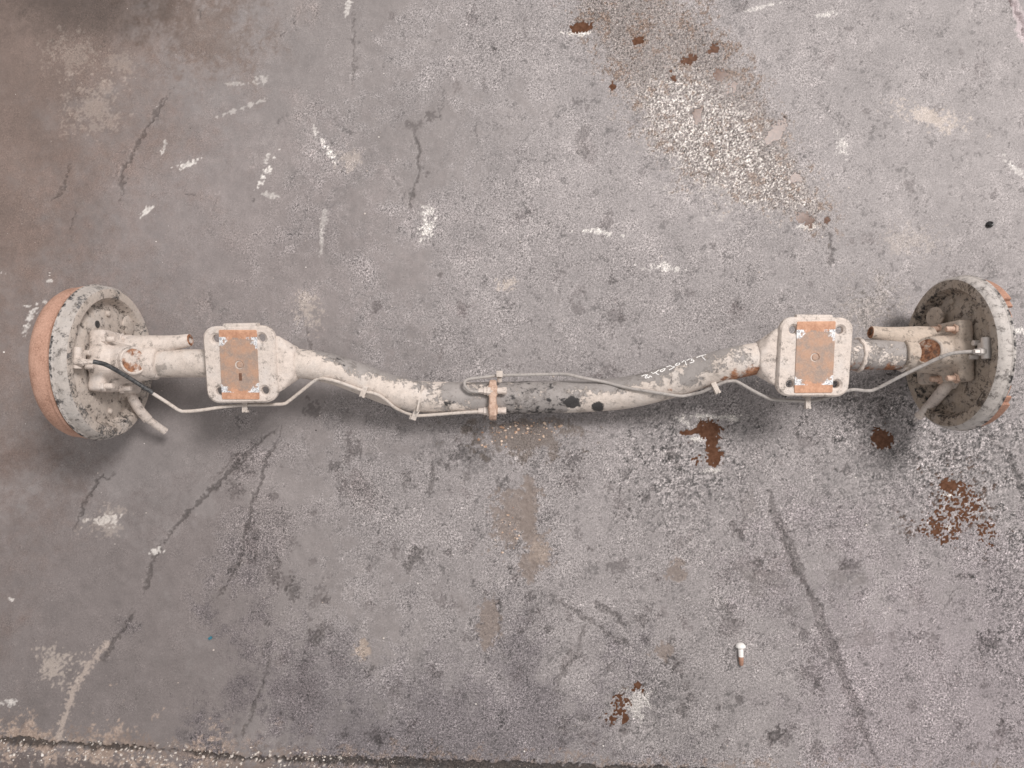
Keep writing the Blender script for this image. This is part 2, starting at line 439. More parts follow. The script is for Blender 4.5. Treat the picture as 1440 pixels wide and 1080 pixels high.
for k in range(280):
    u = rng.uniform(0, 1440); v = rng.uniform(0, 1080)
    if u < 430 and rng.random() < .6: continue
    an = rng.normal(1.75, .55) if rng.random() < .7 else rng.uniform(0, 3.14); ln = rng.uniform(8, 46)
    p0 = (u, v); p1 = (u + ln*.5*math.cos(an), v + ln*.5*math.sin(an)); an += rng.normal(0, .35); p2 = (p1[0] + ln*.5*math.cos(an), p1[1] + ln*.5*math.sin(an))
    d, t = poly_d([p0, p1, p2]); hw = rng.uniform(.5, 1.7)
    mk = sstep(hw * np.clip(np.minimum(t, 1-t)*5, .2, 1) - d, -.9, .9) * sstep(nH, -1.0, .2)
    f = rng.uniform(.5, .8); shade(mk, f); hgt -= .0007 * mk
    if rng.random() < .4: shade(sstep(hw*1.2 - np.abs(d - 2.2*hw - 1), -1, 1) * sstep(nH, 0, 1), 1.3)

# brownish smooth patches
BR = (0.20, 0.162, 0.142)
for a in ((722,725,26,36,20),(745,720,12,60,4),(757,772,22,18,-10),(742,792,14,22,0),(688,875,14,32,4),(937,915,14,12,0),(950,800,10,15,0)):
    m_ = ell(*a, .35, .7); paint(m_, BR, .85); hgt -= .0010 * m_; grain *= 1 - .6 * m_
m_ = ell(760,773,17,13,-10,.5,.6); paint(m_, (0.29,0.235,0.20), .8)
m_ = ell(510,915,10,17,20,.4,.6); paint(m_, (0.36,0.29,0.24), .8); hgt -= .0012*m_
for a in ((1078,810,30,26,0),(1192,812,18,16,0),(1053,710,12,14,0),(1215,893,12,14,0)):
    m_ = ell(*a, .5, 1.0); shade(m_, (.80,.79,.78)); hgt -= .0006*m_; grain *= 1-.4*m_
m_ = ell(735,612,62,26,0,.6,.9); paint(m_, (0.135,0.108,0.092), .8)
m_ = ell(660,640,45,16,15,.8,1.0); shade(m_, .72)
# pale beige worn slab edge and the joint along the bottom
jd, jt = poly_d([(-60,1036),(0,1040),(80,1046),(200,1052),(350,1067),(480,1070),(650,1077),(960,1087),(1300,1096),(1500,1100)])
jd2, _ = poly_d([(-60,1036),(0,1040),(80,1046),(200,1052),(350,1067),(480,1070),(650,1077),(960,1087),(1300,1096),(1500,1100)], U, Vv)
spall = sstep(26 - jd2 + 16 * nF + 8 * nH, -5, 16) * sstep(330 - U + 60 * nG, -140, 120)
paint(spall * sstep(nB + .4*nC, -1.0, .9), (0.47, 0.36, 0.29), .75)
spall2 = sstep(10 - jd2 + 8 * nF + 6 * nH, -4, 8); paint(spall2, (0.22, 0.165, 0.135), .6)
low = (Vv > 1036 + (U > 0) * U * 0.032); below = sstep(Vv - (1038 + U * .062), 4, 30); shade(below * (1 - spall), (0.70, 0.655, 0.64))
jm = sstep(3.0 + 3.0 * sstep(U, 350, 600) + 1.2 * nB - jd, -1.3, 1.3); hgt -= 0.005 * jm; paint(jm, (0.035, 0.028, 0.025), .85)
wht = sstep(nH + .5 * nD, 1.7, 2.3) * sstep(22 - np.abs(Vv - (1052 + U * .05)), 0, 12) * sstep(620 - U, 0, 200); paint(wht, (0.72, 0.66, 0.60))
# joint in the far right corner
d, t = poly_d([(1415,-40),(1424,0),(1433,25),(1445,55),(1470,120)]); m_ = sstep(2.6 - d, -1, 1); hgt -= .004*m_; paint(m_, (.075,.05,.05), .9)
m_ = sstep(4 - np.abs(d - 5), -2, 2) * (U > 1424); paint(m_, (.50,.42,.43), .6)

# pale crust along the old crack, white paint and plaster marks (elongated, broken up)
d, t = poly_d([(150,905),(130,930),(112,955),(98,985),(82,1035)]); m_ = sstep(4.5 - d + 2.5*nH, -2, 2); paint(m_, (.43,.36,.315), .75)
WH = [(465,216,15,5,52,1),(455,203,8,3,70,.9),(443,185,7,3,80,.7),(372,245,15,4.5,-62,1),(375,225,7,3,-75,.6),(262,232,11,4,-18,.9),(210,294,9,3,-35,.9),(231,206,8,3.5,-60,.6),
 (602,322,9,14,10,.85),(600,298,6,8,40,.7),(845,327,20,4,3,.85),(905,378,3,3,0,.4),(938,378,18,5,4,.65),(46,440,13,5,-62,.8),(36,462,8,4,-70,.6),(62,424,5,3,30,.6),(41,430,6,3,-15,.7),
 (150,731,16,7,0,.75),(12,988,9,6,0,.7),(223,775,6,5,0,.8),(16,843,3,3,0,.8),(382,275,9,3,10,.5),(455,308,3,18,8,.35),(452,345,2,18,5,.35),
 (1240,172,4,2,0,.8),(1434,466,16,3.5,5,.9),(370,110,8,8,0,.4),(340,152,24,2.5,-20,.4),(330,118,10,3,0,.35),(1184,205,4,16,-22,.5),(1425,235,12,6,40,.5),
 (488,15,3,13,10,.6),(1155,22,13,3,-10,.6),(1070,10,16,2,-15,.5),(5,384,5,2,0,.9),(70,396,4,3,0,.7)]
for u,v,a,b,r,k in WH:
    m_ = ell(u,v,a*1.0,b*.75,r,.4,1.15,nM) * (.55 + .45*sstep(nH, -.8, .4)); paint(m_, (.68,.645,.61), k); hgt += .0003*m_
for u,v,a,b,r,k in [(1310,166,34,12,14,.6),(80,936,22,16,0,.55),(432,435,14,18,0,.45),(1280,340,30,16,0,.25),(712,398,9,6,0,.6),(490,225,14,12,0,.35),(150,735,22,14,0,.3),(1225,430,32,26,0,.25),(100,75,30,20,0,.2),(130,150,30,26,0,.25),(165,87,20,14,0,.2)]:
    m_ = ell(u,v,a*.9,b*.9,r,.8,1.3,nM); paint(m_, (.50,.43,.375), k)

# damp rough area with glare, upper right, and its dark brown hollows
WP = [(790,-30),(930,-30),(1010,45),(1062,110),(1092,165),(1118,215),(1140,255),(1168,300),(1160,330),(1105,300),(1050,292),(1020,275),(975,258),(940,222),(905,190),(885,150),(868,110),(838,70)]
m_ = inpoly(WP, 16, 9)
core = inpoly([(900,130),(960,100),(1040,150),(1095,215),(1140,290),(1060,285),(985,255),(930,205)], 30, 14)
rag = (0.45 + 0.55 * sstep(nH + .6*nD, -0.9, 0.6))
wet = np.maximum(wet, m_ * rag * 1.05)
paint(m_, (0.20, 0.165, 0.145), .55)
hgt += m_ * (0.00018 * nE + 0.0003 * nD + .0002*nC); grain += 0.55 * m_
glint_paint = core * sstep(nH + .8*nE, -0.2, .8); paint(glint_paint, (0.74, 0.69, 0.65), .74)  # pale glints of the wet glare, painted into the floor colour
crk = m_ * sstep(.40 - np.abs(nD + .5*nE), 0, .28) * sstep(nC + .6*core, -1.2, .4); shade(crk, (.24,.20,.18)); hgt -= .0004*crk
brn = m_ * sstep(nF + .5*nH - .35*core, 0.70, 1.3); paint(brn, (0.17, 0.115, 0.085), .75)
m_ = ell(830,20,60,60,0,.8,.8); grain += .35*m_; wet = np.maximum(wet, .5*m_*rag)
# damp speckled zones
for a, g, wv in (((985,610,95,60,-8),.55,.75),((960,680,60,60,0),.3,.3),((1290,650,120,80,0),.45,.5),((1370,640,70,110,0),.4,.55),((1425,850,30,120,0),.6,.7),((905,985,42,36,-50),.6,.75),((1225,425,30,28,0),.6,.6),((1215,575,60,40,0),.4,.5)):
    m_ = ell(*a, .9, .9); grain += .55*g*m_; sp = m_*sstep(nH + .7*nE, .1, .9); wet = np.maximum(wet, wv*m_*sstep(nH+nE,-.8,.5)); shade(sp, .46); hgt += m_*.00022*nE
    lp = m_*sstep(-nH + .7*nE, .55, 1.2); shade(lp, 1.22)
PUD = [  # (ellipses), muddy water standing in hollows
 [(1000,603,17,13,0),(978,607,20,4.5,-8),(1002,622,7,14,0),(1004,642,12,15,0)],
 [(1243,615,15,14,20)], [(1335,683,13,10,0)], [(818,38,15,6,-5)], [(1090,187,8,19,38)], [(1131,306,12,8,10)], [(1163,309,6,4,0)],
 [(1004,70,9,8,0)], [(971,83,11,5,-10)], [(1012,104,8,7,20)], [(981,164,6,11,12)], [(897,57,7,4,-15)], [(862,121,6,4,0)], [(947,110,7,4,20)], [(1033,125,3,9,0)],
 [(1120,250,7,6,0)],
 [(1350,708,22,24,0)], [(1322,745,24,8,8)], [(1391,750,8,14,-20)],
 [(868,998,7,16,38)], [(895,965,6,5,0)], [(1360,716,12,16,30)], [(983,645,5,4,0)],
]
pm_all = np.zeros((ny, nx))
for i, P in enumerate(PUD):
    e = np.zeros((ny, nx))
    for q in P: e = np.maximum(e, ell(*q, .22, .55 if i < 16 else 1.9, nM))
    if i in (16, 17, 18, 19, 21): e *= sstep(nH + .4*nD, -.15, .35)
    pm_all = np.maximum(pm_all, e)
ring = np.zeros((ny, nx))
hgt = hgt * (1 - pm_all) - 0.0028 * pm_all
paint(pm_all, (.09,.055,.04), .9)
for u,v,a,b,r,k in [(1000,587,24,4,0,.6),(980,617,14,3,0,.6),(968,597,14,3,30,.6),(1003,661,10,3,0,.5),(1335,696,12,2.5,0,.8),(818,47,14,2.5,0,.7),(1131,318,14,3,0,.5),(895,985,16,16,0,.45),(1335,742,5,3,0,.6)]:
    m_ = ell(u,v,a,b,r,.5,1.1,nM)*(1-pm_all); paint(m_, (.70,.66,.62), k); wet = np.maximum(wet, m_*.7)  # bright rims along the puddles, highlights painted into the floor colour
col = np.clip(col, 0.012, 0.86)

# one sheet: fine under the photograph, coarse out to the walls of the yard
ext = np.array([0.02, 0.06, 0.15, 0.4, 1.0, 2.5, 6.0])
xa = np.concatenate([X0 - ext[::-1], xs, xs[-1] + ext]); ya = np.concatenate([Y0 - ext[::-1], ys, ys[-1] + ext])
pad = len(ext)
def padded(a, fill):
    out = np.pad(a, [(pad, pad), (pad, pad)] + [(0, 0)] * (a.ndim - 2), mode='edge')
    k = np.ones(out.shape[:2]); fade = np.array([1, .6, .2, 0, 0, 0, 0])
    k[:pad] *= fade[::-1][:, None]; k[-pad:] *= fade[:, None]; k[:, :pad] *= fade[::-1][None]; k[:, -pad:] *= fade[None]
    if a.ndim == 3: k = k[..., None]
    return out * k + (1 - k) * np.array(fill)
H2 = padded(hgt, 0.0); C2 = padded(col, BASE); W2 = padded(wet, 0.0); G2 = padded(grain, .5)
NX, NY = len(xa), len(ya)
AX, AY = np.meshgrid(xa, ya)
co = np.stack([AX, AY, H2], -1).reshape(-1, 3).astype(np.float32)
ii = np.arange(NX * NY).reshape(NY, NX)
quads = np.stack([ii[:-1, :-1], ii[:-1, 1:], ii[1:, 1:], ii[1:, :-1]], -1).reshape(-1, 4).astype(np.int32)
me = bpy.data.meshes.new('concrete_floor')
me.vertices.add(len(co)); me.vertices.foreach_set('co', co.ravel())
me.loops.add(quads.size); me.loops.foreach_set('vertex_index', quads.ravel())
me.polygons.add(len(quads)); me.polygons.foreach_set('loop_start', np.arange(0, quads.size, 4, dtype=np.int32))
me.polygons.foreach_set('use_smooth', np.ones(len(quads), dtype=bool))
me.update()
floor = bpy.data.objects.new('concrete_floor', me); COL.objects.link(floor)
floor['kind'] = 'structure'; floor['label'] = 'worn stained grey concrete floor with cracks and damp patches'
ca = me.attributes.new('stain_and_glint', 'FLOAT_COLOR', 'POINT')
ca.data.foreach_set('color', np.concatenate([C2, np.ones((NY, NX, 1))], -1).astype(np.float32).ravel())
fattr(floor, 'wet', W2.ravel()); fattr(floor, 'grain', G2.ravel())
def floor_z(x, y):
    i = min(max(int(round((y - Y0) / STEP)), 0), ny - 1); j = min(max(int(round((x - X0) / STEP)), 0), nx - 1)
    return float(hgt[i, j])

s = NT('worn_concrete')
g = s.attr('grain'); wt = s.attr('wet'); st = s.attr('stain_and_glint', True)
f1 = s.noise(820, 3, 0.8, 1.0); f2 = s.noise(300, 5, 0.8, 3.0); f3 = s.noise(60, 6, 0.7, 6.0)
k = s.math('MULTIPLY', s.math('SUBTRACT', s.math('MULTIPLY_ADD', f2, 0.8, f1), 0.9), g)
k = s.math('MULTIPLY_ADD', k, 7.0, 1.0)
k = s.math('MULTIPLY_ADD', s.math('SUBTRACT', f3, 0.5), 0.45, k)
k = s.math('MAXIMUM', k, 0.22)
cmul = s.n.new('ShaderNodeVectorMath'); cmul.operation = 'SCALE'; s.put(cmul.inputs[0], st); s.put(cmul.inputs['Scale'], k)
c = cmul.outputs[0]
spk = s.step(s.math('MULTIPLY_ADD', g, 0.05, s.noise(330, 2, 0.6, 14.0)), 0.72, 0.76)
c = s.mix(s.math('MULTIPLY', spk, 0.85), c, (0.62, 0.58, 0.55))
s.bump(s.math('MULTIPLY_ADD', f2, 1.0, s.math('MULTIPLY', f1, 0.7)), s.math('MULTIPLY_ADD', g, 0.55, 0.10), 0.0016)
rg = s.math('SUBTRACT', s.math('MULTIPLY_ADD', f2, -0.25, 0.72), s.math('MULTIPLY', wt, 0.48))
M['floor'] = s.set(Base_Color=c, Roughness=rg)
me.materials.append(M['floor'])

# muddy water
s = NT('muddy_water'); n = s.noise(140, 5, .6)
M['water'] = s.set(Base_Color=s.mix(s.step(n, .35, .65), (0.075, 0.034, 0.019), (0.125, 0.062, 0.038)), Roughness=0.13, IOR=1.33, Specular_IOR_Level=0.22)
for pi, P in enumerate(PUD):
    u0 = min(q[0] - max(q[2], q[3]) for q in P) - 6; u1 = max(q[0] + max(q[2], q[3]) for q in P) + 6
    v0 = min(q[1] - max(q[2], q[3]) for q in P) - 6; v1 = max(q[1] + max(q[2], q[3]) for q in P) + 6
    zc = -0.0017 + 0.00004 * pi
    pts = [at_z((u0+u1)/2 + (u1-u0)/2*math.cos(t), (v0+v1)/2 + (v1-v0)/2*math.sin(t), zc) for t in [2*math.pi*k/28 for k in range(28)]]
    c0 = sum(pts, Vector()) / 28
    o = obj('puddle', ([p - c0 for p in pts], [list(range(28))]), 'water', mw=Matrix.Translation(c0), smooth=False); o['kind'] = 'structure'

# ================================================================== AXLE
AX0 = Vector((0.03, 0.03, 0.0))
axle = bpy.data.objects.new('axle', None); COL.objects.link(axle); axle.location = AX0
W['axle'] = Matrix.Translation(AX0)
tag(axle, 'long cranked axle beam with brake assemblies at both ends lying on the concrete floor', 'axle')
R = 0.133
XL, XR = -0.694, 0.757

# ---- beam
BP = [(200,511,.133,.0242),(290,511,.133,.0242),(395,511,.133,.0248),(430,512,.130,.0252),(470,520,.115,.0259),(510,534,.094,.0268),(550,549,.072,.0279),(590,557.5,.057,.0288),
      (640,559.5,.049,.0295),(700,559.5,.046,.0298),(760,558.5,.046,.0300),(820,557,.049,.0296),(870,553.5,.058,.0291),(910,546,.071,.0289),(950,535,.088,.0288),(990,522,.106,.0286),
      (1030,511,.126,.0278),(1065,504,.131,.0272),(1100,501,.133,.0268),(1200,499,.133,.0266),(1300,498,.133,.0262)]
cp = [at_z(u, v, z) for u, v, z, r in BP]
bx = smooth_path(cp, 0.005)
br = np.interp([p.x for p in bx], [p.x for p in cp], [b[3] for b in BP])
NB = 48
bgeo = sweep(bx, list(br), NB)
beam = obj('beam', bgeo, 'beam', axle)
def beam_wear(u, dn):
    if u < 400: a, b = -0.30, -0.15
    elif u < 445: a, b = -0.20 + 0.26 * max(0, -dn), -.1
    elif u < 590: a, b = 0.17 - 0.38 * (dn + 0.25) - .06 * (u > 540), -.02 + .05 * dn
    elif u < 600: a, b = -.1, .05
    elif u < 690: a, b = 0.26 - .26 * max(0, dn - .3), -.06 + .14 * max(0, dn)
    elif u < 810: a, b = 0.32, 0.0
    elif u < 935: a, b = 0.22 - 0.36 * (dn + .35), 0.0 + .10 * max(0, dn)
    elif u < 1035: a, b = 0.24 - 0.22 * max(0, dn), -0.02 + .27 * max(0, dn)
    elif u < 1095: a, b = 0.12, 0.0 + .34 * max(0, dn)
    else: a, b = 0.24, -0.04 + .42 * max(0, dn)
    return a, b
wr, ru, so = [], [], []
for i, p in enumerate(bgeo[0]):
    c_ = bx[i // NB]; n_ = (Vector(p) - c_).normalized()
    u, v = to_px(p); uc, vc = to_px(c_)
    dn = -n_.y          # +1 on the image-bottom side
    ab = [beam_wear(u + o_, dn) for o_ in (-20, -13, -6, 0, 6, 13, 20)]
    a = sum(q[0] for q in ab) / 7; b = sum(q[1] for q in ab) / 7
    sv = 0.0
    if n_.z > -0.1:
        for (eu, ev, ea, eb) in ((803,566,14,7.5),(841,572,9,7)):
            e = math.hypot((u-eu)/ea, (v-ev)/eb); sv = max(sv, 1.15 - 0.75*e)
        if 700 < u < 800: sv = max(sv, (0.24 + .12 * max(0, dn)) * min(1, (u-700)/12, (800-u)/25))  # darker middle stretch, more so towards the image bottom
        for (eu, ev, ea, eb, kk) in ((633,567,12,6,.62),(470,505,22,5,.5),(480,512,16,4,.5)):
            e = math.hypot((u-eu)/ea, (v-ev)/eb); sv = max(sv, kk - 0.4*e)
    wr.append(a); ru.append(b); so.append(sv)
fattr(beam, 'wear', wr); fattr(beam, 'rust', ru); fattr(beam, 'patch_and_shade', so)
bvh = BVHTree.FromPolygons([Vector(p) for p in bgeo[0]], bgeo[1])
def on_beam(u, v, lift, zdef):
    d = ray(u, v).normalized(); h = bvh.ray_cast(CAM, d)
    if h[0] is None: return at_z(u, v, zdef)
    nn = h[1]; nn = -nn if nn.dot(d) > 0 else nn
    q = h[0] + nn * lift
    return q
# chalk writing on the beam
GL = [[(145,515),(195,495),(248,492),(212,520),(205,545),(235,548)],[(235,525),(262,545),(290,508),(322,532)],
      [(308,450),(345,472),(400,440),(440,408)],[(385,455),(402,478),(440,488)],
      [(468,438),(462,415),(492,400),(542,382),(530,415),(490,438),(468,438)],
      [(565,362),(635,338),(650,352),(705,358),(660,385),(610,410)],
      [(715,330),(742,296),(790,296),(785,318),(740,336),(715,330)],
      [(822,285),(875,245),(888,290),(902,332)],
      [(905,252),(960,224),(1000,228),(980,252),(1030,244),(1024,275),(990,285),(958,294)],
      [(1072,202),(1150,172),(1236,150)],[(1150,165),(1185,205),(1222,246)]]
parts = []
for st_ in GL:
    P = []
    for (x0, y0), (x1, y1) in zip(st_[:-1], st_[1:]):
        for t in np.linspace(0, 1, 6)[:-1]: P.append((x0 + (x1-x0)*t, y0 + (y1-y0)*t))
    P.append(st_[-1])
    W3 = []
    for x, y in P:
        u, v = 890 + x/12, 485 + y/12 + 1.2
        d = ray(u, v).normalized(); h = bvh.ray_cast(CAM, d)
        if h[0] is not None: W3.append(h[0])
    if len(W3) > 2: parts.append(sweep(W3, [0.0009 + 0.0004*math.sin(k*2.1) for k in range(len(W3))], 6))
o = obj('chalk_number', join(*parts), 'chalk', beam); o['label'] = 'white hand-drawn chalk number'

# ---- spring seats
def spring_seat(cu, cv, wpx, hpx, side):
    z = .172
    c_ = at_z(cu, cv, z); sc = (CAM.z - z) / FPX
    w_, h_ = wpx * sc, hpx * sc * 1.02
    mw = Matrix.Translation(c_) @ Matrix.Rotation(math.radians(9.5), 4, 'X') @ Matrix.Rotation(math.radians(1.0 if side > 0 else -0.6), 4, 'Z')
    hs = [circ(sx_*w_*.318, sy_*h_*.342, .0066) for sx_ in (-1, 1) for sy_ in (-1, 1)]
    seat = obj('spring_seat', prism(rrect(w_, h_, .021), hs, -.011, 0, .0035), 'beige', axle, mw)
    n_ = len(seat.data.vertices)
    vs = np.array([v.co[:] for v in seat.data.vertices])
    fattr(seat, 'rust', np.where(vs[:, 1] < -h_*.44, .10 if side < 0 else -.02, -.05)); fattr(seat, 'wear', np.full(n_, -.12 if side > 0 else -.06))
    # cast saddle blending the plate into the tube
    inv = mw.inverted()
    tz = Vector((c_.x, 0, .133)); by = np.interp(c_.x, [p.x for p in bx], [p.y for p in bx])
    def ringp(dx, rr, dz=0):
        p = [Vector((c_.x + dx, np.interp(c_.x + dx, [q.x for q in bx], [q.y for q in bx]) + rr*math.cos(t), .133 + dz + rr*math.sin(t))) for t in [2*math.pi*k/20 for k in range(20)]]
        return [inv @ q for q in p]
    def hull(pts):
        bm = bmesh.new()
        for p in pts: bm.verts.new(p)
        r_ = bmesh.ops.convex_hull(bm, input=bm.verts)
        bmesh.ops.delete(bm, geom=[v for v in bm.verts if not v.link_faces], context='VERTS')
        bm.verts.index_update(); q = [v.co.copy() for v in bm.verts], [[v.index for v in f.verts] for f in bm.faces]; bm.free(); return q
    A = [Vector((sx_*w_*q, sy_*h_*.22, -.008)) for sx_, q in ((-1, .36), (1, .36)) for sy_ in (-1, 1)]
    B = [Vector((side*w_*q, sy_*h_*.385, -.007)) for sy_ in (-1, 1) for q in (.45, .50)] + [Vector((side*(w_*.5 + .012), sy_*h_*.27, -.012)) for sy_ in (-1, 1)]
    body = hull(A + ringp(-side*.044, .029) + ringp(side*.02, .031))
    flare = hull(B + ringp(side*(w_*.5+.026), .0275) + ringp(side*w_*.42, .030))
    sadd = obj('saddle', join(body, flare), 'beige', seat, mw, remesh=.0032, smooth_it=5)
    sadd.data.attributes.new('wear', 'FLOAT', 'POINT')
    lip = obj('back_lip', box((side*.004, h_*.5+.0005, -.0075), (w_*.50, .008, .011), None, .003), 'beige', seat, mw)
    # wear pad
    pw, ph = w_*.525, h_*.90
    pad_ = obj('wear_pad', prism(rrect(pw, ph, .002, 3), [circ(0, 0, .0072)], -.001, .0014, .0006), 'pad', seat, mw @ Matrix.Translation((-.001, 0, 0)) @ Matrix.Rotation(math.radians(-1.2*side), 4, 'Z'))
    obj('locating_stud', lathe((0, 0, -.004), (0, 0, 1), [(0, .0064), (.0035, .0064), (.0045, .0056), (.0052, .0044), (.0048, .0018)], 20), 'pad', seat, mw)
    if side > 0:
        obj('slot_mark', box((.000, -.020, .0012), (.0050, .0125, .0010), None, .0004), 'hole', seat, mw)
    ends = []
    return seat
seatL = spring_seat(337.5, 513, 101, 107, 1)
seatR = spring_seat(1146.5, 502.5, 103, 110, -1)

# weld beads beside the seats
def bead(u, v, z, r, name='weld_bead'):
    c_ = at_z(u, v, z); P = []
    for k in range(41):
        t = 2*math.pi*k/40; P.append(c_ + Vector((random.uniform(-.0012, .0012), r*math.cos(t), r*math.sin(t))))
    return obj(name, sweep(P, [.0034 + random.uniform(-.0008, .0008) for _ in P], 8, False), 'beige', axle)
bead(218, 511, .133, .0248); bead(1268, 498, .133, .0268); bead(1206, 499, .133, .0272)

# ---- wheel ends
def wheel_end(s_, xp, cv, mat_plate, mat_cast):
    inn = Vector((-s_, 0, 0))          # towards the middle of the axle
    c_ = at_z(720 + (xp) * FPX / (CAM.z - R), cv, R); c_.x = xp
    Y = Vector((0, 1, 0)); Z = Vector((0, 0, 1))
    def L(a, y, z): return c_ + inn*a + Y*y + Z*z
    prof = [(-.0105, R*.90), (-.011, R*.985), (-.0095, R*1.0), (-.007, R*.997), (-.005, R*.982), (.004, R*.978), (.009, R*.968), (.0125, R*.94), (.0135, R*.89), (.0125, R*.83),
            (.008, R*.805), (.000, R*.79), (-.0035, R*.765), (-.0035, R*.72), (.0005, R*.67), (.0015, R*.5), (.0015, R*.02)]
    plate = obj('backing_plate', lathe(c_, inn, prof[7:], 96, c0=False), mat_plate, axle)
    rim = obj('rim', lathe(c_, inn, prof[:8], 96, c1=False), 'rim_l' if s_ < 0 else 'rim_r', plate)
    plate['label'] = 'chipped pale beige brake backing plate' if s_ < 0 else 'muddy brown brake backing plate, partly painted shade, with scraped grey rim'
    rv = [Vector(v.co) - c_ for v in rim.data.vertices]
    fattr(rim, 'patch_and_shade', [(.34 if abs(q.dot(inn) + .0075) < .0022 else 0) for q in rv])  # thin darker line round the outer edge of the rim
    vs = [Vector(v.co) - c_ for v in plate.data.vertices]
    if s_ < 0:
        fattr(plate, 'wear', [(.10 if q.yz.length > R*.8 else -.04) + .10*max(0, -q.y/R) for q in vs])
        fattr(plate, 'patch_and_shade', [.0 + (.22 if abs(q.yz.length/R - .79) < .04 else .0) for q in vs])  # shade of the ring step painted into its crease
    else:
        fattr(plate, 'wear', [0.0 for q in vs])
        fattr(plate, 'patch_and_shade', [.0 + (.30 if abs(q.yz.length/R - .79) < .05 else .0) for q in vs])  # same painted crease shade, stronger on this side
    # pressed ribs on the plate face
    for yy, zz, ll in ((.0, -.072, .05), (.045, .028, .04), (-.055, -.05, .035)):
        obj('pressed_rib', box(L(.0025, yy, zz), (.005, .016, ll), None, .002), mat_plate, plate)
    for u, v in (((151, 441), (154, 578), (163, 600)) if s_ < 0 else ((1340, 424), (1340, 570), (1366, 440))):
        p = at_x(u, v, xp - s_*.001)
        obj('rivet', lathe(p, inn, [(0, .0052), (.003, .005), (.0048, .003), (.005, .001)], 14), mat_plate, plate)
    pu = at_x(180, 458, xp + .0008) if s_ < 0 else at_x(1316, 446, xp - .016)
    if s_ < 0: obj('inspection_plug', lathe(pu, inn, [(0, .0185), (.0018, .0185), (.003, .016), (.0034, .004)], 28), mat_plate, plate)
    else:
        obj('inspection_plug', join(lathe(pu, inn + Z*.25 , [(-.014, .007), (0, .007), (0, .0175), (.003, .0175), (.0042, .0145), (.0035, .011), (.0042, .008), (.003, .002)], 28)), 'cast_r', plate)
    if s_ < 0:
        p = at_x(137, 456, xp + .0016); obj('adjuster_hole', lathe(p, inn, [(-.001, .0065), (.0006, .0062), (.0008, .004)], 16), 'rubber', plate)
    # flange, forged housing
    FH = .052
    fl = box(L(.016, 0, -.006), (.026, FH*1.0, .095), None, .006)
    ears = [box(L(.016, sy_*.034, .028), (.026, .034, .066), None, .007) for sy_ in (-1, 1)] + [lathe(L(.004, 0, .036), inn, [(0, .030), (.022, .030), (.030, .026)], 24)]
    low_ = [box(L(.016, sy_*.030, -.045), (.024, .044, .040), None, .007) for sy_ in (-1, 1)]
    neck = lathe(L(.012, 0, .006), inn, [(0, .037), (.02, .037), (.045, .0335), (.070, .0295), (.082, .0268)], 28)
    cap_d = (inn*.86 + Z*.5).normalized()
    capc = L(.064, 0, .041)
    capb = lathe(capc - cap_d*.052, cap_d, [(0, .033), (.030, .029), (.046, .0250), (.052, .0238), (.054, .0225)], 28)
    collar = lathe(L(.066, 0, 0), inn, [(0, .029), (.012, .0285), (.022, .0265), (.026, .0250)], 28)
    hump = box(L(.034, .0, .058), (.018, .030, .02), None, .006)
    house = obj('spindle_housing', join(fl, *ears, *low_, neck, capb, collar), mat_cast, axle, remesh=.0028, smooth_it=4)
    cp_ = obj('end_cap', lathe(capc, cap_d, [(-.003, .0228), (.0055, .0236), (.0080, .0230), (.0088, .0212), (.0080, .0190), (.0080, .0188), (.0080, .012), (.0080, .004)], 32), mat_cast, house)
    fattr(cp_, 'rust', [(.34 if s_ > 0 else .29) if (Vector(v.co) - capc).length < .0207 and (Vector(v.co) - capc).dot(cap_d) > .0075 else -.04 for v in cp_.data.vertices])
    bolts = ((155, 477), (178, 476), (153, 543), (178, 546)) if s_ < 0 else ((1315, 463), (1337, 463), (1315, 533), (1338, 532))
    for u, v in bolts:
        p = at_x(u, v, xp - s_*.036)
        obj('flange_bolt', join(lathe(p - inn*.010, inn, [(0, .0085), (.004, .0085), (.005, .0078)], 6), lathe(p - inn*.006, inn, [(0, .0048), (.0125, .0048), (.014, .0038)], 14)), 'beige' if s_ < 0 else 'block', house)
    # shock-absorber mount: hollow sleeve on a tapering arm
    e0 = at_z(268, 478, .140) if s_ < 0 else at_z(1224, 467, .140)
    e1 = L(.045, .021, .002)
    dd_ = (e1 - e0).normalized(); Ls = (e1 - e0).length
    sm = obj('shock_mount', lathe(e0, dd_, [(.012, .0062), (.0, .0062), (-.0004, .0082), (0, .0098), (.002, .0108), (Ls*.22, .0122), (Ls*.48, .0165), (Ls*.78, .0225), (Ls, .025)], 28), mat_cast, axle)
    fattr(sm, 'rust', [.28 if (Vector(v.co) - e0).dot(dd_) < .0015 else -.06 for v in sm.data.vertices])
    obj('bore', lathe(e0 + dd_*.0105, -dd_, [(0, .006), (.0008, .006)], 20), 'hole', sm)
    # parking-brake conduit
    if s_ < 0:
        P = [at_x(180, 550, xp+.008), at_x(186, 560, xp+.016), at_z(196, 576, .070), at_z(208, 590, .058)]; Q = [at_z(207, 589, .058), at_z(233, 607, .035)]
    else:
        P = [at_x(1338, 536, xp-.008), at_x(1327, 548, xp-.020), at_z(1312, 566, .080), at_z(1302, 578, .064)]; Q = [at_z(1303, 577, .064), at_z(1291, 586, .050)]
    con = obj('cable_conduit', join(sweep(smooth_path(P, .003), .0086 if s_ < 0 else .0096, 20), lathe(P[0] - (P[1]-P[0]).normalized()*.004, P[1]-P[0], [(0, .0125), (.010, .0125), (.014, .0095)], 20)), 'beige', axle)
    obj('conduit_sleeve', sweep(smooth_path(Q, .003), .0064 if s_ < 0 else .0078, 18), 'beige', con)
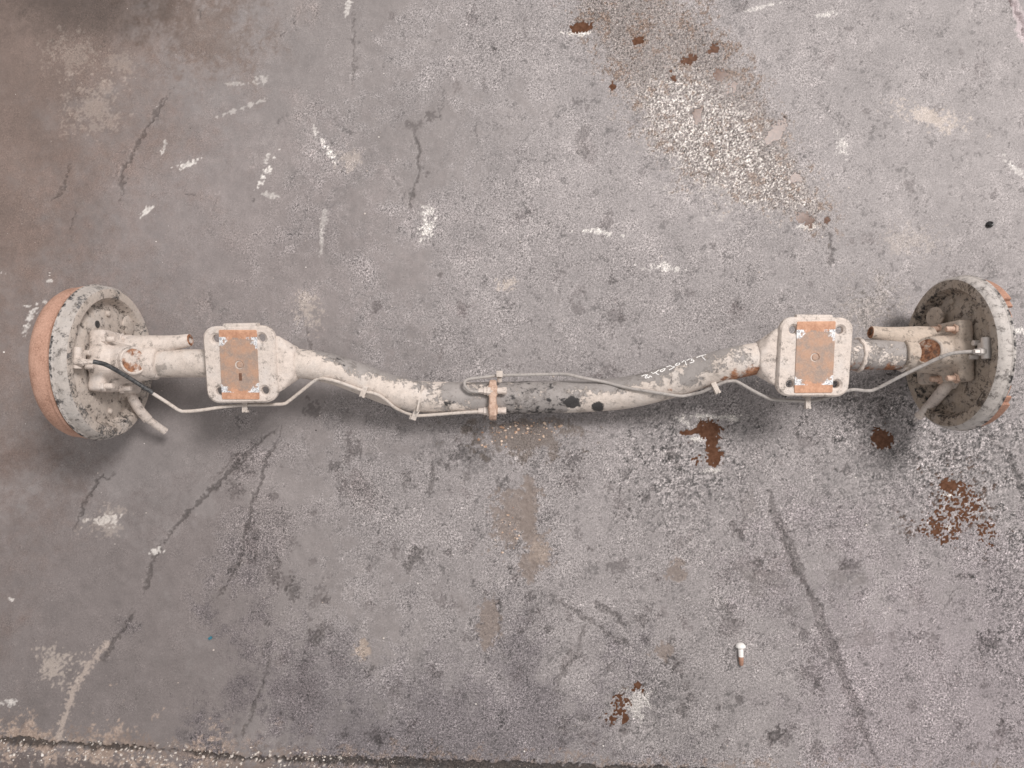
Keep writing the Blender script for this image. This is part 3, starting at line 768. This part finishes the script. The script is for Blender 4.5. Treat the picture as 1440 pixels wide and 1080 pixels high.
    if s_ > 0:
        for k in range(5):
            q = Q[1] + Vector((random.uniform(-.003, .003), random.uniform(-.003, .003), random.uniform(-.002, .003)))
            obj('cable_strand', sweep([q + (Q[0]-Q[1])*.3, q, q + Vector((-.006 + random.uniform(-.003, .003), -.004 + random.uniform(-.004, .004), random.uniform(-.006, .002)))], .0008, 6), 'steel', con)
    # wheel-cylinder boss with pipe union at the top of the plate
    zb = .094
    wc = obj('wheel_cylinder', join(cyl(L(.010, -.017, zb+.002), L(.010, .017, zb+.002), .0075, 18), box(L(.008, 0, zb-.004), (.012, .020, .022), None, .003), cyl(L(.008, .010, zb-.018), L(.018, .010, zb-.018), .0045, 12), cyl(L(.008, -.012, zb-.022), L(.020, -.012, zb-.024), .004, 12)), 'steel' if s_ > 0 else mat_cast, axle)
    return plate, L
plateL, LL = wheel_end(-1, XL, 510, 'plate_l', 'beige')
plateR, LR = wheel_end(1, XR, 497, 'plate_r', 'cast_r')
# left drum
cL = LL(0, 0, 0)
dr = obj('brake_drum', lathe(cL, (-1, 0, 0), [(.0125, R*.955), (.014, R*.985), (.018, R*.985), (.0195, R*.965), (.030, R*.965), (.040, R*.958), (.047, R*.93), (.050, R*.88), (.050, R*.50), (.046, R*.44), (.058, R*.40), (.060, R*.24), (.060, R*.02)], 96), 'drum', axle)
for k in range(5):
    t = 2*math.pi*k/5 + .3
    obj('wheel_stud', cyl(cL + Vector((-.056, .040*math.cos(t), .040*math.sin(t))), cL + Vector((-.088, .040*math.cos(t), .040*math.sin(t))), .006, 12), 'shoe', dr)
# right: drum removed, shoes and hub on show behind the plate
cR = LR(0, 0, 0)
def arc(r0, r1, x0, x1, t0, t1, n=26):
    V, F = [], []
    for k in range(n + 1):
        t = t0 + (t1 - t0) * k / n
        for r_, x_ in ((r0, x0), (r1, x0), (r1, x1), (r0, x1)):
            V.append(cR + Vector((x_, r_*math.sin(t), r_*math.cos(t))))
    for k in range(n):
        for q in range(4): F.append([k*4+q, k*4+(q+1) % 4, k*4+4+(q+1) % 4, k*4+4+q])
    F += [[0, 1, 2, 3], [4*n+3, 4*n+2, 4*n+1, 4*n]]; return V, F
for sg, t0 in ((1, 33), (-1, 40)):
    web = obj('brake_shoe', join(arc(R*.62, R*.90, .018, .022, sg*math.radians(t0-10), sg*math.radians(152)), arc(R*.875, R*.905, .006, .030, sg*math.radians(t0), sg*math.radians(145))), 'shoe', axle)
    obj('brake_lining', arc(R*.905, R*.95, .008, .029, sg*math.radians(t0+5), sg*math.radians(138)), 'shoe', web)
hub = obj('wheel_hub', lathe(cR, (1, 0, 0), [(.0, .05), (.02, .05), (.022, .036), (.05, .034), (.052, .028), (.085, .022), (.09, .012)], 32), 'shoe', axle)

# ---- brake pipes
RP = 0.0029
def pipe(name, spec, mat, par=axle):
    P = []
    for q in spec:
        u, v, z = q[:3]
        P.append(on_beam(u, v, RP + .0004, .08) if z == 'b' else at_z(u, v, z))
    return obj(name, sweep(smooth_path(P, .003), RP, 12), mat, par), P
pl, PL = pipe('brake_pipe', [(112,509,.235),(126,509,.233),(140,511,.226),(152,515,.215),(178,530,.196),(205,547,.180),(235,566,.164),(252,577,.156),(262,578.5,.154),(285,576.5,.150),(315,572,.144),(345,569.5,.138),(375,569,.134),(398,568,.130),
   (406,564,.129),(425,549,.130),(442,535.5,.134),(450,532,.136),(461,531.5,'b'),(475,535,'b'),(492,541,'b'),(513,548.5,'b'),(530,553,'b'),(543,561,'b'),(556,571,'b'),(570,580,.062),(582,584,.066),(600,584,.066),(640,581,.069),(682,578,.070)], 'pipe')
# black sleeve worn on the pipe
obj('rubber_sleeve', sweep(smooth_path([at_z(131,508.5,.2325), at_z(140,510.2,.228), at_z(152,514.2,.217), at_z(178,529.2,.198), at_z(200,543,.185), at_z(215,552.5,.177)], .003), RP + .0006, 12), 'rubber', pl)
pr, PR = pipe('brake_pipe', [(684,549.5,.086),(672,551,.087),(661,549.5,.087),(655,544.5,.086),(653,538.5,.084),(657,534,.082),(668,532,.080),(685,530,.078),(702,528,.076),(740,527,'b'),(765,526.5,.072),(790,526,.073),(803,527.5,'b'),(820,531.5,'b'),(850,539,'b'),(880,545.5,'b'),(910,549.5,'b'),(940,553,'b'),(958,554.5,'b'),(972,554.5,.100),(985,552,.110),
   (1000,545.5,.121),(1012,540,.127),(1022,536.5,.132),(1034,536,.132),(1046,542,.131),(1060,550,.131),(1080,560,.133),(1090,562,.133),(1115,563.5,.134),(1136,564,.134),(1160,560,.134),(1185,551,.136),(1200,548,.138),(1212,549,.140),(1222,549.5,.142),(1232,547,.145),(1265,530,.168),(1300,513,.190),(1330,499.5,.208),(1350,495.5,.218),(1370,494.5,.226),(1382,494.5,.230)], 'pipe_grey')
# unions at the wheel cylinders
def union(p, d, mat, par, r=.0062, L_=.016):
    return obj('pipe_union', join(lathe(p, d, [(0, r), (L_*.5, r), (L_*.55, r*.75), (L_, r*.65)], 6), lathe(p - Vector(d).normalized()*.005, d, [(0, r*.8), (.005, r*.8)], 12)), mat, par)
union(PL[0] + Vector((-.002, 0, 0)), (1, 0, 0), 'beige', pl); union(PR[-1] + Vector((.002, 0, 0)), (-1, 0, 0), 'steel', pr)
union(PL[-1] + Vector((.008, 0, 0)), (-1, 0, 0), 'beige', pl, .0075, .02); union(PR[0] + Vector((.006, 0, 0)), (-1, 0, 0), 'beige', pr, .0072, .02)

# ---- junction bracket standing across the beam
jc = at_z(693, 562, .078)
jb = []
prof_ = [(.037, -.004), (.034, .010), (.022, .0165), (.004, .0150), (-.016, .0150), (-.030, .0130), (-.0365, .002)]
def yz_plate(cx, pts, th):
    P = [Vector((cx - th/2, y, z)) for y, z in pts]; Q = [Vector((cx + th/2, y, z)) for y, z in pts]; n = len(P)
    return P + Q, [list(range(n))[::-1], list(range(n, 2*n))] + [[k, (k+1) % n, n+(k+1) % n, n+k] for k in range(n)]
outl = [(jc.y + y, jc.z + z) for y, z in [(.034, -.022), (.036, -.004), (.032, .010), (.022, .014), (.006, .012), (-.014, .012), (-.028, .010), (-.036, .000), (-.037, -.012), (-.030, -.026), (.0, -.030), (.02, -.028)]]
block = obj('junction_block', join(yz_plate(jc.x, outl, .013), cyl(jc + Vector((-.009, .016, .006)), jc + Vector((.009, .016, .006)), .0085, 14), cyl(jc + Vector((-.009, -.018, -.004)), jc + Vector((.009, -.018, -.004)), .0085, 14)), 'block', axle, remesh=.0022, smooth_it=3)
for du_, (u, v), zz, ln in ((0, (699, 549.5), .086, .017), (0, (699, 577.5), .070, .016)):
    p = at_z(u, v, zz)
    obj('stud', join(cyl(p, p + Vector((ln*.62, 0, 0)), .0058, 14), lathe(p + Vector((ln*.55, 0, 0)), (1, 0, 0), [(0, .0066), (ln*.42, .0066), (ln*.48, .0055)], 6)), 'beige', block)
for (u, v), zz in (((690, 549.5), .086), ((690, 578), .070)):
    p = at_z(u, v, zz)
    obj('hex_nut', lathe(p, (-1, 0, 0), [(0, .009), (.006, .009), (.0065, .008)], 6), 'beige', block)
p = at_z(702.5, 527, .078)
obj('top_clip', join(box(p + Vector((0, .001, .004)), (.0115, .0115, .008), None, .0015), cyl(p + Vector((0, -.004, -.002)), p + Vector((0, -.012, -.006)), .0045, 12)), 'pipe', block)

# ---- pipe bracket and clips
t0 = at_z(594, 543, .084); t1 = at_z(588, 577, .072)
mid = (t0 + t1) / 2
rotb = Matrix.Rotation(math.atan2((t1-t0).x, -(t1-t0).y) * 1, 3, 'Z')
brk = obj('pipe_bracket', join(box(mid + Vector((0, 0, -.004)), (.0035, (t1-t0).length*1.06, .022), rotb, .001), box(t1 + Vector((-.005, -.006, -.001)), (.010, .024, .004), Matrix.Rotation(math.radians(-24), 3, 'Z') @ Matrix.Rotation(math.radians(30), 3, 'Y'), .0012),
    box(t1 + Vector((-.010, -.014, -.004)), (.012, .007, .004), Matrix.Rotation(math.radians(-15), 3, 'Z'), .001)), 'pipe', axle)
fattr(brk, 'rust', [.18 if v.co.y > mid.y + .008 else -.05 for v in brk.data.vertices])
for u, v, z, rz, mat in ((513, 549, 'b', -20, 'pipe'), (1006.5, 545, .124, 25, 'pipe'), (346, 571, .138, 2, 'pipe'), (1136, 566, .135, 0, 'pipe')):
    p = on_beam(u, v, .003, .1) if z == 'b' else at_z(u, v, z)
    Rz = Matrix.Rotation(math.radians(rz), 3, 'Z')
    tall = .020 if z != 'b' else .019
    obj('pipe_clip', join(box(p + Rz @ Vector((-.001, .0, .003)), (.009, tall, .0022), Rz, .0008), box(p + Rz @ Vector((0.0015, -.009, .000)), (.0045, .004, .010), Rz, .0008),
        box(p + Rz @ Vector((-.0042, -.004, .001)), (.0022, .014, .008), Rz, .0006), box(p + Rz @ Vector((0, .009, -.004)), (.009, .003, .014), Rz, .0008)), mat, axle)

# ================================================================== LOOSE THINGS
# screw
u, v = 1040, 905
p = at_z(u, v, 0); fz = floor_z(p.x, p.y)
q = at_z(1041.5, 935, 0)
s = NT('white_crusted_steel'); n = s.noise(300, 5); M['white'] = s.set(Base_Color=s.mix(n, (.70,.67,.64), (.92,.90,.88)), Roughness=.7); s.bump(n, .5, .001)
sc_root = bpy.data.objects.new('screw', None); COL.objects.link(sc_root); sc_root.location = (p.x, p.y, 0); W['screw'] = Matrix.Translation((p.x, p.y, 0))
tag(sc_root, 'short white-crusted screw with rusty tip lying on bare concrete', 'screw')
zz = .0052
dv = (Vector((q.x, q.y, zz)) - Vector((p.x, p.y, zz))).normalized(); a0 = Vector((p.x, p.y, zz))
obj('head', lathe(a0, dv, [(-.0030, .002), (-.0022, .0058), (.001, .0088), (.0036, .0096), (.0048, .0092), (.0070, .0050)], 9), 'white', sc_root)
prof = [(.005, .0046)]
for k in range(6): prof += [(.0066 + k*.0026, .0042), (.0079 + k*.0026, .0049)]
prof += [(.0225, .0044)]
obj('shank', lathe(a0 - Vector((0, 0, .0003)), dv, prof, 16), 'white', sc_root)
obj('tip', lathe(a0 - Vector((0, 0, .0008)), dv, [(.0222, .0043), (.027, .0046), (.031, .0043), (.036, .0040), (.0385, .0030), (.039, .0012)], 16), 'shoe', sc_root)
# black nut-like pellet
p = at_z(1390.5, 316, 0); fz = floor_z(p.x, p.y)
s = NT('glossy_black'); M['gloss'] = s.set(Base_Color=(.012,.011,.012), Roughness=.22)
V_, F_ = [], []
pel = lathe((0, 0, -.0006), (0, 0, 1), [(0, .0045), (.0012, .0062), (.0038, .0068), (.0062, .0058), (.0076, .0040), (.0074, .0026), (.0060, .0020)], 18)
pel = ([(x*1.05 + .0003*math.sin(9*y*1000), y*.92, z) for x, y, z in pel[0]], pel[1])
tag(obj('rubber_grommet', pel, 'gloss', mw=Matrix.Translation((p.x, p.y, fz))), 'tiny glossy black grommet alone on the floor beyond the brake plate', 'grommet')
p = at_z(296, 897, 0); fz = floor_z(p.x, p.y)
s = NT('blue_plastic'); M['blue'] = s.set(Base_Color=(.03,.16,.22), Roughness=.5)
tag(obj('plastic_scrap', box((0, 0, .0012), (.007, .005, .0026), Matrix.Rotation(.6, 3, 'Z'), .0008), 'blue', mw=Matrix.Translation((p.x, p.y, fz))), 'tiny teal plastic scrap pressed into the concrete', 'scrap')

# loose chips and grit (uncountable)
def grit(name, n, sampler, size, mat, label):
    V, F = [], []
    for k in range(n):
        u, v = sampler(); p = at_z(u, v, 0); z = floor_z(p.x, p.y); r = size()
        b = len(V); a0 = random.uniform(0, 6.28); m = random.choice((4, 5, 6))
        hh = r * random.uniform(.35, .8); el = random.uniform(.55, 1)
        ring_ = [(r*random.uniform(.7, 1.15)*math.cos(a0+6.283*i/m), el*r*random.uniform(.7, 1.15)*math.sin(a0+6.283*i/m)) for i in range(m)]
        for x_, y_ in ring_: V.append((p.x+x_, p.y+y_, z-.0004))
        for x_, y_ in ring_: V.append((p.x+x_*.65, p.y+y_*.65, z+hh*random.uniform(.7, 1.1)))
        for i in range(m): F.append([b+i, b+(i+1) % m, b+m+(i+1) % m, b+m+i])
        F.append([b+m+i for i in range(m)])
    o = obj(name, (V, F), mat, smooth=False); o['kind'] = 'stuff'; o['label'] = label; o['category'] = 'grit'; return o
s = NT('pale_chips'); n = s.noise(120, 3); M['chips'] = s.set(Base_Color=s.mix(s.step(n, .4, .6), (.52,.44,.38), (.80,.76,.72)), Roughness=.8)
s = NT('orange_chips'); n = s.noise(120, 3); M['ochips'] = s.set(Base_Color=s.mix(s.step(n, .4, .6), (.38,.22,.14), (.72,.58,.47)), Roughness=.85)
s = NT('dark_grit'); M['dgrit'] = s.set(Base_Color=(.04,.036,.034), Roughness=.8)
ex = lambda lo, mean, hi: (lambda: min(hi, lo + random.expovariate(1/mean)))
def s_all():
    while True:
        u, v = random.uniform(-20, 1460), random.uniform(-20, 1100)
        dens = .22 if u < 430 else (.7 if v < 540 else 1.0)
        if random.random() < dens: return u, v
grit('paint_flakes', 620, s_all, ex(.0004, .0005, .0024), 'chips', 'tiny pale paint flakes scattered over the floor')
grit('dark_grit', 160, s_all, ex(.0004, .0004, .0018), 'dgrit', 'tiny dark grit scattered over the floor')
def s_j():
    c_ = random.choice(((720,612,36,22),(745,598,34,10),(690,618,28,14),(715,745,16,22),(765,605,26,10)))
    return random.gauss(c_[0], c_[2]*.6), abs(random.gauss(c_[1], c_[3]*.6) - 590) + 590
grit('rust_flakes', 130, s_j, ex(.0007, .0011, .0042), 'ochips', 'orange and cream rust flakes shed under the junction block')
def s_b(): 
    u = abs(random.gauss(0, 300)); return u, 1050 + u*.04 + random.gauss(4, 10)
grit('joint_rubble', 190, s_b, ex(.0006, .0009, .0035), 'chips', 'pale rubble crumbs along the floor joint')
